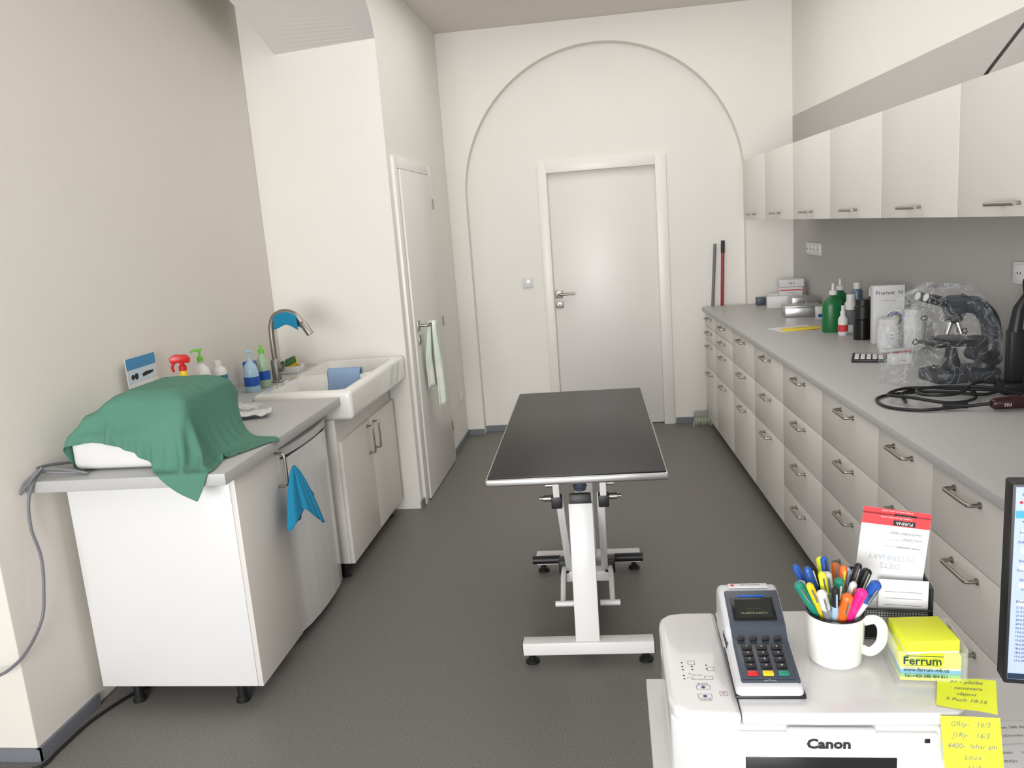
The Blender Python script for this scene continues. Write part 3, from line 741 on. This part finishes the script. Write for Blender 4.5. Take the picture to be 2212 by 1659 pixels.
for (th, t) in ((-2.4, .30), (-1.2, .18), (-1.9, .62), (-.9, .55), (-2.8, .62), (-1.6, .38), (-.5, .3), (-2.1, .15), (-1.3, .75), (-2.3, .5)):
    o0 = bagpt(th, t); dr = (bagpt(th+.08, t)-o0).normalized(); du = (bagpt(th, t+.05)-o0).normalized()
    nn = dr.cross(du).normalized(); T = frame(o0+nn*.005, dr, nn.cross(dr))
    for k in range(3):
        R_ = T @ Matrix.Rotation(k*2*pi/3, 4, 'Z')
        p.add([(-.008, -.009, 0), (.004, -.009, 0), (.004, -.012, 0), (.010, -.0075, 0), (.004, -.003, 0), (.004, -.006, 0), (-.008, -.006, 0)], [(0, 1, 2, 3, 4, 5, 6)], R_)
mkobj('dust_cover', p.mesh('dust_cover'), None, RW(1.385, 3.12, ZT), A_+.1, 'crumpled clear plastic bag with printed recycling marks over microscope', 'plastic bag')
rt = thing('hair_clipper', 'dark red and black electric hair clipper lying on worktop', 'hair clipper', RW(1.40, 2.60, ZT+.024), A_+.05)
b_ = P(DRED).tube([(-.10, 0, 0), (-.09, 0, 0), (-.03, 0, .001), (.03, 0, 0)], [.012, .019, .021, .022], 16).m(BLK).tube([(.03, 0, 0), (.10, 0, 0)], [.0215, .02], 16)
b_.m(PAPER).text('nu', .024, frame((-.06, -.0215, .001), (1, 0, 0), (0, 0, 1)))
b_.make('body', rt)
P(STEEL).box(.10, .135, -.02, .02, -.006, .006, .002).make('blade', rt)
rt = thing('charging_stand', 'black charging stand with black cord on worktop', 'charger', RW(1.485, 2.83, ZT), A_)
P(BLK).box(-.045, .045, -.04, .04, 0, .04, .006).box(-.022, .03, -.02, .02, .038, .22, .008).tube([(0, 0, .21), (.01, 0, .29), (.035, 0, .34)], [.022, .018, .010], 12).make('body', rt)
def rc(pts): return [RW(a, b, c) for a, b, c in pts]
cable('cable', rc([(1.30, 2.60, .935), (1.22, 2.62, .925), (1.10, 2.63, .918), (1.02, 2.70, .918), (1.03, 2.82, .918), (1.12, 2.88, .918), (1.25, 2.87, .92), (1.36, 2.80, .919), (1.40, 2.80, .92), (1.44, 2.80, .93)]), .0055, BLK, 'black coiled clipper cord on grey worktop')
cable('cable', rc([(1.08, 2.70, .930), (1.12, 2.83, .930), (1.22, 2.88, .932), (1.34, 2.84, .930), (1.30, 2.70, .930), (1.20, 2.66, .930), (1.10, 2.72, .941), (1.06, 2.80, .936), (1.16, 2.86, .941), (1.34, 2.78, .941), (1.44, 2.76, .935)]), .0055, BLK, 'black coiled clipper cord on grey worktop')
cable('cable', rc([(1.46, 2.72, .93), (1.36, 2.74, .955), (1.25, 2.80, .952), (1.15, 2.78, .952), (1.14, 2.70, .952), (1.24, 2.69, .952), (1.36, 2.82, .955), (1.43, 2.83, .95)]), .0055, BLK, 'black coiled charger cord on grey worktop')
P(BLK).tube([RW(1.17, 2.635, .928), RW(1.24, 2.62, .928)], .010, 10).make('cable_plug', label='black inline cable plug on worktop', category='plug')
cable('cable', rc([(1.60, 3.0, 1.28), (1.585, 2.97, 1.25), (1.575, 2.92, 1.15), (1.57, 2.89, 1.05), (1.565, 2.87, .95)]), .006, BLK, 'black power cord hanging from wall outlet')
cable('cable', rc([(1.45, 2.95, 1.917), (1.35, 2.83, 1.922), (1.30, 2.74, 1.915), (1.27, 2.66, 1.93), (1.30, 2.62, 1.99), (1.36, 2.58, 2.08), (1.40, 2.50, 2.13), (1.50, 2.42, 2.22), (1.6, 2.35, 2.3)]), .005, BLK, 'black cable trailing over the wall cabinets')

# ------------------------------------------------------------------ desk, printer, terminal
rt = thing('desk', 'white laminate desk carrying the printer and monitor', 'desk', (.6, .95, 0))
P(WPLAS).box(-.57, .6, -.5, .54, .665, .69, .002).make('desk_top', rt)
P(WPLAS).box(-.565, -.545, -.48, .52, 0, .665, .001).make('side_panel', rt)
P(WPLAS).box(.575, .595, -.48, .52, 0, .665, .001).make('side_panel', rt)
ZD = .69
PX, PY = .281, 1.148
rt = thing('printer', 'white multifunction inkjet printer standing on desk', 'printer', (PX, PY, ZD), 0)
q = [(-.222, .03), (-.20, .0), (.20, 0), (.218, .02), (.218, .325), (-.185, .325), (-.222, .295)]
P(WGLOSS).prism(q, .004, .128, bev=.008, seg=3).make('body', rt)
pn = P(WGLOSS).prism([(-.224, .05), (-.216, .02), (-.195, .002), (-.115, -.003), (-.115, .33), (-.18, .33), (-.206, .323), (-.220, .307), (-.224, .285)], .124, .15, bev=.009, seg=4)
TP = frame((-.165, .0, .1502), (1, 0, 0), (0, 1, 0))
pn.m(INKG)
def ring(x, y, w, h):
    for a, b, c, d in ((x-w/2, x+w/2, y-h/2, y-h/2+.0006), (x-w/2, x+w/2, y+h/2-.0006, y+h/2), (x-w/2, x-w/2+.0006, y-h/2, y+h/2), (x+w/2-.0006, x+w/2, y-h/2, y+h/2)):
        pn.add([(a, c, .0002), (b, c, .0002), (b, d, .0002), (a, d, .0002)], [(0, 1, 2, 3)], TP)
ring(0, .07, .022, .012); ring(0, .045, .022, .012); ring(.03, .052, .012, .012); ring(.018, .125, .012, .012); ring(-.012, .145, .012, .012); ring(.012, .098, .014, .01)
pn.m(INK).text('BLACK', .0055, TP, 0, .0795).text('COLOR', .0055, TP, 0, .034).text('A4', .004, TP, -.018, .11).text('Plain Paper', .004, TP, -.006, .106).text('4" x 6"', .004, TP, -.018, .097).text('Photo Paper', .004, TP, -.006, .093)
for (x, y) in ((-.028, .145), (-.028, .133), (-.012, .133), (-.028, .123), (-.012, .123), (.012, .137), (.012, .125), (-.028, .105), (-.028, .095)):
    pn.lathe([(.0016, 0), (.0016, .0003)], (x, y, 0), 8, T=TP)
pn.m(REDP).text('o', .01, TP, .03, .053)
pn.m(INKB)
for y in (.07, .045): pn.add([(-.004, y, .0004), (0, y-.0035, .0004), (.004, y, .0004), (0, y+.0035, .0004)], [(0, 1, 2, 3)], TP)
pn.make('control_panel', rt)
P(WGLOSS).prism([(-.1135, 0), (.0, -.002), (.2, 0), (.2195, .02), (.2195, .33), (-.1135, .33)], .1295, .15, bev=.004, seg=3).make('scanner_lid', rt)
fp = P(WPLAS).box(-.125, .17, -.006, .004, .012, .121, .004)
fp.box(-.05, .08, -.010, 0, .121, .1285, .003)
fp.m(BLKG).box(-.112, .112, -.0068, .004, .012, .080, .002).box(.15, .158, -.0075, 0, .105, .112, .001)
fp.m(INK).text('Canon', .022, frame((.012, -.0066, .102), (1, 0, 0), (0, 0, 1)), bold=.04, sx=1.1)
fp.make('front_panel', rt)
ZP = ZD+.1502
rt = thing('card_terminal', 'grey card payment terminal with keypad on printer lid', 'payment terminal', (.216, 1.178, ZP), .0)
side = [(0, 0), (0, .020), (.012, .027), (.105, .046), (.125, .062), (.20, .091), (.222, .093), (.24, .078), (.245, 0)]
P(TERML).prism(side, -.053, .051, 'x', bev=.008, seg=3).make('shell', rt)
fc = P(TERM)
fc.prism([(.002, .016), (.014, .0295), (.106, .0485), (.125, .0645), (.197, .0935), (.197, .08), (.12, .05), (.105, .034), (.01, .012)], -.044, .048, 'x', bev=.003)
fc.m(BLK).prism([(-.001, .004), (-.001, .010), (.10, .022), (.13, .022), (.13, .004)], -.0545, .0535, 'x', bev=.002)
for k in range(4): fc.m(BLK).box(-.0542, -.052, .10+k*.012, .105+k*.012, .034, .046, .001)
fc.make('face', rt)
Tu = frame((0, .125, .0650), (1, 0, 0), (0, .072, .029))
sc = P(BLKG).box(-.036, .036, .008, .058, 0, .002, .001, T=Tu).m(SCRD).box(-.030, .030, .013, .053, .0019, .0026, T=Tu)
sc.m(pmat('lcd_text', (140, 150, 110), .4)).text('VLOŽTE KARTU', .0062, Tu, 0, .022, .003).text('- - - - - - - - - -', .004, Tu, 0, .032, .003)
sc.m(MBLUE).box(-.022, .022, .060, .064, 0, .0022, .0008, T=Tu)
sc.make('display', rt)
TS = frame((0, .213, .0935), (1, 0, 0), (0, 1, 0))
lb = P(PAPER).box(-.034, .034, -.008, .008, 0, .001, .0003, T=TS)
lb.m(RED).box(-.03, -.024, -.004, .004, .001, .0014, T=TS)
lb.m(INK).text('KB | SmartPay', .006, TS, .004, .001, .0016)
lb.make('sticker', rt)
Tk = frame((0, .012, .0300), (1, 0, 0), (0, .094, .019))
labs = ['1', '2', '3', '4', '5', '6', '7', '8', '9', '*', '0', '#']
kp = P(TERM).box(-.04, .04, .002, .082, 0, .0012, .0005, T=Tk).m(TERML).text('verifone', .006, Tk, 0, -.002, .0012).make('keypad', rt)
for r_ in range(4):
    for c_ in range(3):
        x = -.024+c_*.024; y = .071-r_*.0145
        P(BLK).box(x-.0085, x+.0085, y-.0048, y+.0048, .001, .005, .0015, T=Tk).m(PAPER).text(labs[r_*3+c_], .006, Tk, x, y, .0055).make('key', kp)
for c_, mm in enumerate((RED, YELP, TEAL)):
    x = -.024+c_*.024; P(mm).box(x-.0085, x+.0085, .007, .0165, .001, .005, .0015, T=Tk).make('key', kp, label=('red key', 'yellow key', 'green key')[c_])
for c_ in range(4):
    x = -.03+c_*.02; P(BLK).box(x-.006, x+.006, .088, .093, .001, .006, .001, T=Tk).make('key', kp)
mx, my = .345, 1.305
rt = thing('mug', 'white enamel mug with black rim full of pens', 'mug', (mx, my, ZP))
rt.scale = (1.05, 1.05, 1.0)
P(CERAM).lathe([(.001, 0), (.036, 0), (.040, .004), (.0435, .05), (.0445, .088), (.042, .088), (.041, .05), (.037, .008), (.001, .006)], seg=36).make('body', rt)
ri = [(.0437*math.cos(a*pi/20), .0437*math.sin(a*pi/20), .0885) for a in range(40)]
P(BLKG).tube(ri, .0018, 8, closed=True).make('rim', rt)
P(CERAM).tube(catmull([(.040, -.008, .072), (.058, -.011, .076), (.068, -.013, .062), (.066, -.013, .035), (.052, -.010, .018), (.038, -.006, .022)], 6), .0062, 10, flat=1.3).make('handle', rt)
pens = [(-.8, .1, BLK, WPLAS), (-.62, -.35, YELP, YELP), (-.7, .5, MBLUE, MBLUE), (-.45, -.6, pmat('pen_silver', (190, 195, 200), .3, .6), WPLAS), (-.18, -.68, LBLUE, BLK), (.08, -.72, ORG, ORG), (.38, -.66, MAG, MAG), (.68, -.45, WPLAS, MBLUE), (.85, -.1, TEAL, TEAL), (.75, .3, TEAL, BLK), (.5, .6, MBLUE, LBLUE), (.2, .75, WPLAS, ORG), (-.1, .75, YEL, YEL), (-.35, .68, TEAL, BLK), (-.5, .15, MBLUE, MBLUE), (-.15, .1, WPLAS, WPLAS), (.2, .15, YEL, ORG), (.45, .1, BLK, BLK), (0., -.3, WPLAS, TEAL), (-.3, -.2, LIME, YEL), (.3, -.3, ORG, WPLAS), (-.85, -.15, TEAL, TEAL), (-.1, .42, BLK, MBLUE), (.35, .4, LBLUE, LBLUE)]
for i, (ux, uy, m1, m2) in enumerate(pens):
    bx, by = -ux*.012, -uy*.012
    tx_, ty_ = ux*.044, uy*.044
    d = Vector((tx_-bx, ty_-by, .085)); L = .142+.020*((i*7) % 5)/4; d.normalize()
    a_ = Vector((mx+bx, my+by, ZP+.012)); r = .0058 if i % 3 else .0078
    if i in (5, 6, 7): r = .0084
    root = P(m1).tube([(0, 0, 0), tuple(d*.01), tuple(d*(L*.74))], [.002, r, r], 10).make('pen', loc=a_, label='pen or marker standing in the white mug', category='pen', group='pens in the white mug')
    cp = P(m2).tube([tuple(d*(L*.74)), tuple(d*(L-.004)), tuple(d*L)], [r*1.08, r*1.08, r*.6], 10)
    sdv = Vector((0, -1, 0))-d*d.dot(Vector((0, -1, 0))); sdv.normalize()
    cp.m(STEELL if i % 2 else m1).tube([tuple(d*(L-.006)+sdv*(r*1.5)), tuple(d*(L*.78)+sdv*(r*1.6))], .0014, 6)
    if i == 7: cp.m(INKB).lathe([(.004, 0), (.004, .0005)], T=frame(d*(L*.85)+sdv*(r*1.12), d.cross(sdv)*-1, d), seg=10)
    cp.make('cap', root)
rt = thing('desk_organizer', 'black wire mesh organizer holding leaflets on printer lid', 'organizer', (.455, 1.40, ZP), -.12)
g = P(BLK)
def meshpanel(o, r, u, w, h, st=.0045, rr=.0006):
    n = int(w/st); r = Vector(r); u = Vector(u); o = Vector(o)
    for k in range(n+1):
        a = o+r*(k*w/n); g.tube([a, a+u*h], rr, 4)
    n = int(h/st)
    for k in range(n+1):
        a = o+u*(k*h/n); g.tube([a, a+r*w], rr, 4)
    for a, b in ((o, o+r*w), (o+u*h, o+u*h+r*w), (o, o+u*h), (o+r*w, o+r*w+u*h)): g.tube([a, b], .0022, 8)
meshpanel((-.068, -.035, .002), (1, 0, 0), (0, 0, 1), .136, .055)
meshpanel((-.068, .035, .002), (1, 0, 0), (0, 0, 1), .136, .10)
meshpanel((-.068, 0, .002), (1, 0, 0), (0, 0, 1), .136, .075)
meshpanel((-.068, -.035, .002), (0, 1, 0), (0, 0, 1), .07, .08)
meshpanel((.068, -.035, .002), (0, 1, 0), (0, 0, 1), .07, .095)
g.box(-.068, .068, -.035, .035, 0, .003).make('basket', rt)
for k in range(2):
    p = P(PAPER).box(-.056, .056, 0, .0008, 0, .20)
    p.m(REDP).quad(frame((0, -.0002, .191), (1, 0, 0), (0, 0, 1)), .112, .018)
    T2 = frame((0, -.0004, .1), (-1, 0, 0), (0, 0, -1))
    p.m(INK).quad(frame((.014, -.0004, .188), (1, 0, 0), (0, 0, 1)), .036, .009)
    p.m(PAPER).text('PURINA', .008, T2, -.014, -.088, .0004)
    p.text('Z nejlepší péče pro vašeho miláčka', .0036, T2, 0, -.0965, .0004)
    p.m(INKG).text('Jméno zvířete:', .0055, T2, -.03, -.06).text('Datum/ podpis/ razítko:', .0055, T2, -.018, -.07).text('Jméno veterináře:', .0055, T2, -.025, -.045)
    for yy in (.145, .157, .168): p.quad(frame((.01, -.0005, yy), (1, 0, 0), (0, 0, 1)), .05, .0004)
    p.m(pmat('print_pale', (180, 188, 198), .7)).text('VETERINARY', .0135, T2, 0, -.025).text('DIETS', .0135, T2, 0, -.01)
    p.make('leaflet', loc=(.448+.004*k, 1.391+.010*k, ZP+.014+.008*k), rot=(-.10, .13, -.09-.03*k), label='white feeding leaflet with red header in mesh organizer', category='leaflet', group='leaflets in the mesh organizer')
p = P(PAPER).box(-.04, .04, 0, .001, 0, .10)
for k in range(5): p.m(INKG).quad(frame((0, -.0003, .03+k*.012), (1, 0, 0), (0, 0, 1)), .06, .0008)
p.make('leaflet', loc=(.475, 1.372, ZP+.006), rot=(-.05, .03, -.12), label='small printed card in the mesh organizer front', category='leaflet')
MBX, MBY = .474, 1.275
rt = thing('memo_box', 'clear acrylic memo box printed Ferrum on printer lid', 'memo box', (MBX, MBY, ZP), -.08)
p = P(CLEAR)
for c in ((-.052, -.050, -.05, .05, 0, .062), (.050, .052, -.05, .05, 0, .062), (-.05, .05, .048, .05, 0, .062), (-.05, -.017, -.05, -.048, 0, .055), (.017, .05, -.05, -.048, 0, .055), (-.017, .017, -.05, -.048, 0, .03), (-.052, .052, -.05, .05, 0, .002)): p.box(*c)
p.m(pmat('ink_green', (10, 50, 40), .6))
T = frame((0, -.0508, .03), (1, 0, 0), (0, 0, 1))
p.text('Ferrum', .019, T, -.014, .010, bold=.02).text('www.ferrum-mb.cz', .0085, T, -.008, -.005, bold=.015).text('Tel.:+420 588 404 811', .0070, T, -.008, -.016, bold=.015)
p.quad(frame((-.010, -.0508, .0485), (1, 0, 0), (0, 0, 1)), .055, .0014)
p.quad(frame((-.014, -.0508, .0325), (1, 0, 0), (0, 0, 1)), .05, .0010)
p.make('box', rt)
z = .0025
for k, (mm, h) in enumerate(((YEL2, .006), (GREENN, .005), (BLUEN, .007), (PAPER, .003), (YEL, .023), (PAPER, .003), (YEL, .018))):
    s_ = .0445 if k < 5 else .040
    P(mm).box(-s_, s_, -s_, s_, 0, h, .0006).make('note_stack', loc=(MBX, MBY, ZP+z), rotz=-.08+(.12 if k > 4 else 0), label='block of %s memo notes in the clear box' % {YEL: 'yellow', YEL2: 'deep yellow', GREENN: 'green', BLUEN: 'blue', PAPER: 'white'}[mm], category='memo notes', group='memo notes in the clear box')
    z += h+.0003
def curl(name, label, loc, rot, lines, w=.075, curlz=.006):
    p = P(YEL); n = 10
    def f(x, y): return curlz*((x/w+.5)**2)*((y/w+.5))+curlz*.3*math.sin(x*60)
    V = [(-w/2+w*i/n, -w/2+w*j/n, f(-w/2+w*i/n, -w/2+w*j/n)) for i in range(n+1) for j in range(n+1)]
    p.add(V, [(i*(n+1)+j, (i+1)*(n+1)+j, (i+1)*(n+1)+j+1, i*(n+1)+j+1) for i in range(n) for j in range(n)])
    p.m(INKG)
    for k, t_ in enumerate(lines):
        Vt, Ft = textgeo(t_, 0)
        sz = .0105
        VV = []
        for v in Vt:
            x = (v[0]+v[1]*.3)*sz; y = v[1]*sz+w*.36-k*.0155
            VV.append((x, y, f(x, y)+.0006))
        p.add(VV, Ft)
    return p.make(name, loc=loc, rot=rot, label=label, category='sticky note')
curl('sticky_note', 'yellow sticky note with handwriting curling on printer lid', (.508, 1.190, ZP+.005), (.05, 0, -.38), ['91 - platba', '· seminare', 'vlajovi', '5 Puch 10:15'], .080)
curl('sticky_note', 'yellow sticky note with handwriting hanging on printer front', (.492, 1.128, ZP-.038), (1.25, 0, -.03), ['GRty-   16/3', 'J1Ry-   16/3', '4400-  lehar am', 'Louis', '16/3'], .080, .004)
p = P(PAPER).box(-.105, .105, -.148, .148, 0, .003, .0005)
T = frame((0, 0, .0031), (1, 0, 0), (0, 1, 0))
p.m(INKG)
for k in range(12): p.text(['Klient      tel. 588 404', 'MVDr.   očkování  21.6.', '---------------  ------'][k % 3], .009, T, 0, .13-k*.022)
p.m(INK).text('RM', .016, T, .06, -.05)
p.make('document', loc=(.635, 1.20, ZD), rotz=.05, label='printed white document on desk beside printer', category='paper')
rt = thing('monitor', 'black computer monitor showing a software window on desk', 'monitor', (.882, 1.262, ZD), -.14)
P(BLK).box(-.275, .275, -.008, .03, .11, .455, .004).make('casing', rt)
s = P(SCREEN).box(-.270, .270, -.0092, -.0075, .120, .450)
T = frame((-.270, -.0094, .285), (1, 0, 0), (0, 0, 1))
s.m(SCRB).quad(frame((-.2, -.0096, .405), (1, 0, 0), (0, 0, 1)), .138, .012).m(SCRDK).quad(frame((0, -.0095, .1255), (1, 0, 0), (0, 0, 1)), .540, .010)
s.m(SCRP).quad(frame((-.19, -.0095, .418), (1, 0, 0), (0, 0, 1)), .14, .006)
for k in range(5): s.m(SCRP).quad(frame((-.20, -.0095, .375-k*.03), (1, 0, 0), (0, 0, 1)), .12, .010)
s.m(INK).text('Soubor  Úpravy  Zobrazit', .006, T, .04, .153).text('Kalendář | Klienti', .0055, T, .03, .108)
for k, t_ in enumerate(('Zadejte jméno', 'Zadejte příjmení', 'Hledat', 'Zadejte datum', 'Datum narození', 'Zadejte text', 'Datum od')): s.text(t_, .0055, T, .024, .09-k*.016)
s.text('Předchozí návštěvy', .0058, T, .03, -.028, bold=.01)
for k in range(14): s.text('%d.6.2023' % (21-k//3), .0052, T, .018, -.038-k*.0072)
s.m(RED).lathe([(.0025, 0), (.0025, .0003)], (.008, .14, 0), 10, T=T)
s.make('screen', rt)
P(BLK).box(-.03, .03, .03, .05, .01, .25, .004).box(-.12, .12, -.05, .12, 0, .012, .004).make('stand', rt)

# ------------------------------------------------------------------ camera
f, h, ps, th, ro = 1743.5774, 1.5989, .1307, .1926, -.0752
Fv = Vector((-math.sin(ps)*math.cos(th), math.cos(ps)*math.cos(th), -math.sin(th)))
r0 = Vector((math.cos(ps), math.sin(ps), 0)); u0 = r0.cross(Fv)
r = math.cos(ro)*r0+math.sin(ro)*u0; u = -math.sin(ro)*r0+math.cos(ro)*u0
cam = bpy.data.cameras.new('camera'); co = bpy.data.objects.new('camera', cam); COL.objects.link(co)
M = Matrix.Identity(4)
for i in range(3):
    M[i][0] = r[i]; M[i][1] = u[i]; M[i][2] = -Fv[i]
M[2][3] = h
co.matrix_world = M
cam.sensor_fit = 'HORIZONTAL'; cam.sensor_width = 36; cam.lens = f/2212*36; cam.clip_start = .02
SC.camera = co

# ------------------------------------------------------------------ light
wd = bpy.data.worlds.new('world'); SC.world = wd; wd.use_nodes = True
wd.node_tree.nodes['Background'].inputs[0].default_value = (.97, .985, 1, 1)
wd.node_tree.nodes['Background'].inputs[1].default_value = .80
def area(name, loc, target, sx, sy, power, col):
    l = bpy.data.lights.new(name, 'AREA'); l.shape = 'RECTANGLE'; l.size = sx; l.size_y = sy; l.energy = power; l.color = col
    o = bpy.data.objects.new(name, l); COL.objects.link(o); o.location = loc
    o.rotation_euler = (Vector(target)-Vector(loc)).to_track_quat('-Z', 'Y').to_euler()
area('window_light', (-.9, -3.0, 1.6), (-.1, 5, 1.7), 2.4, 1.9, 262, (1, .99, .972))
area('added_overhead_fill', (0, 3.9, 2.97), (0, 3.9, 0), 1.8, 3.2, 32, (1, .975, .94))  # unseen fill panel, added to brighten the far end and soften shadows
SC.view_settings.view_transform = 'Standard'
SC.view_settings.look = 'None'
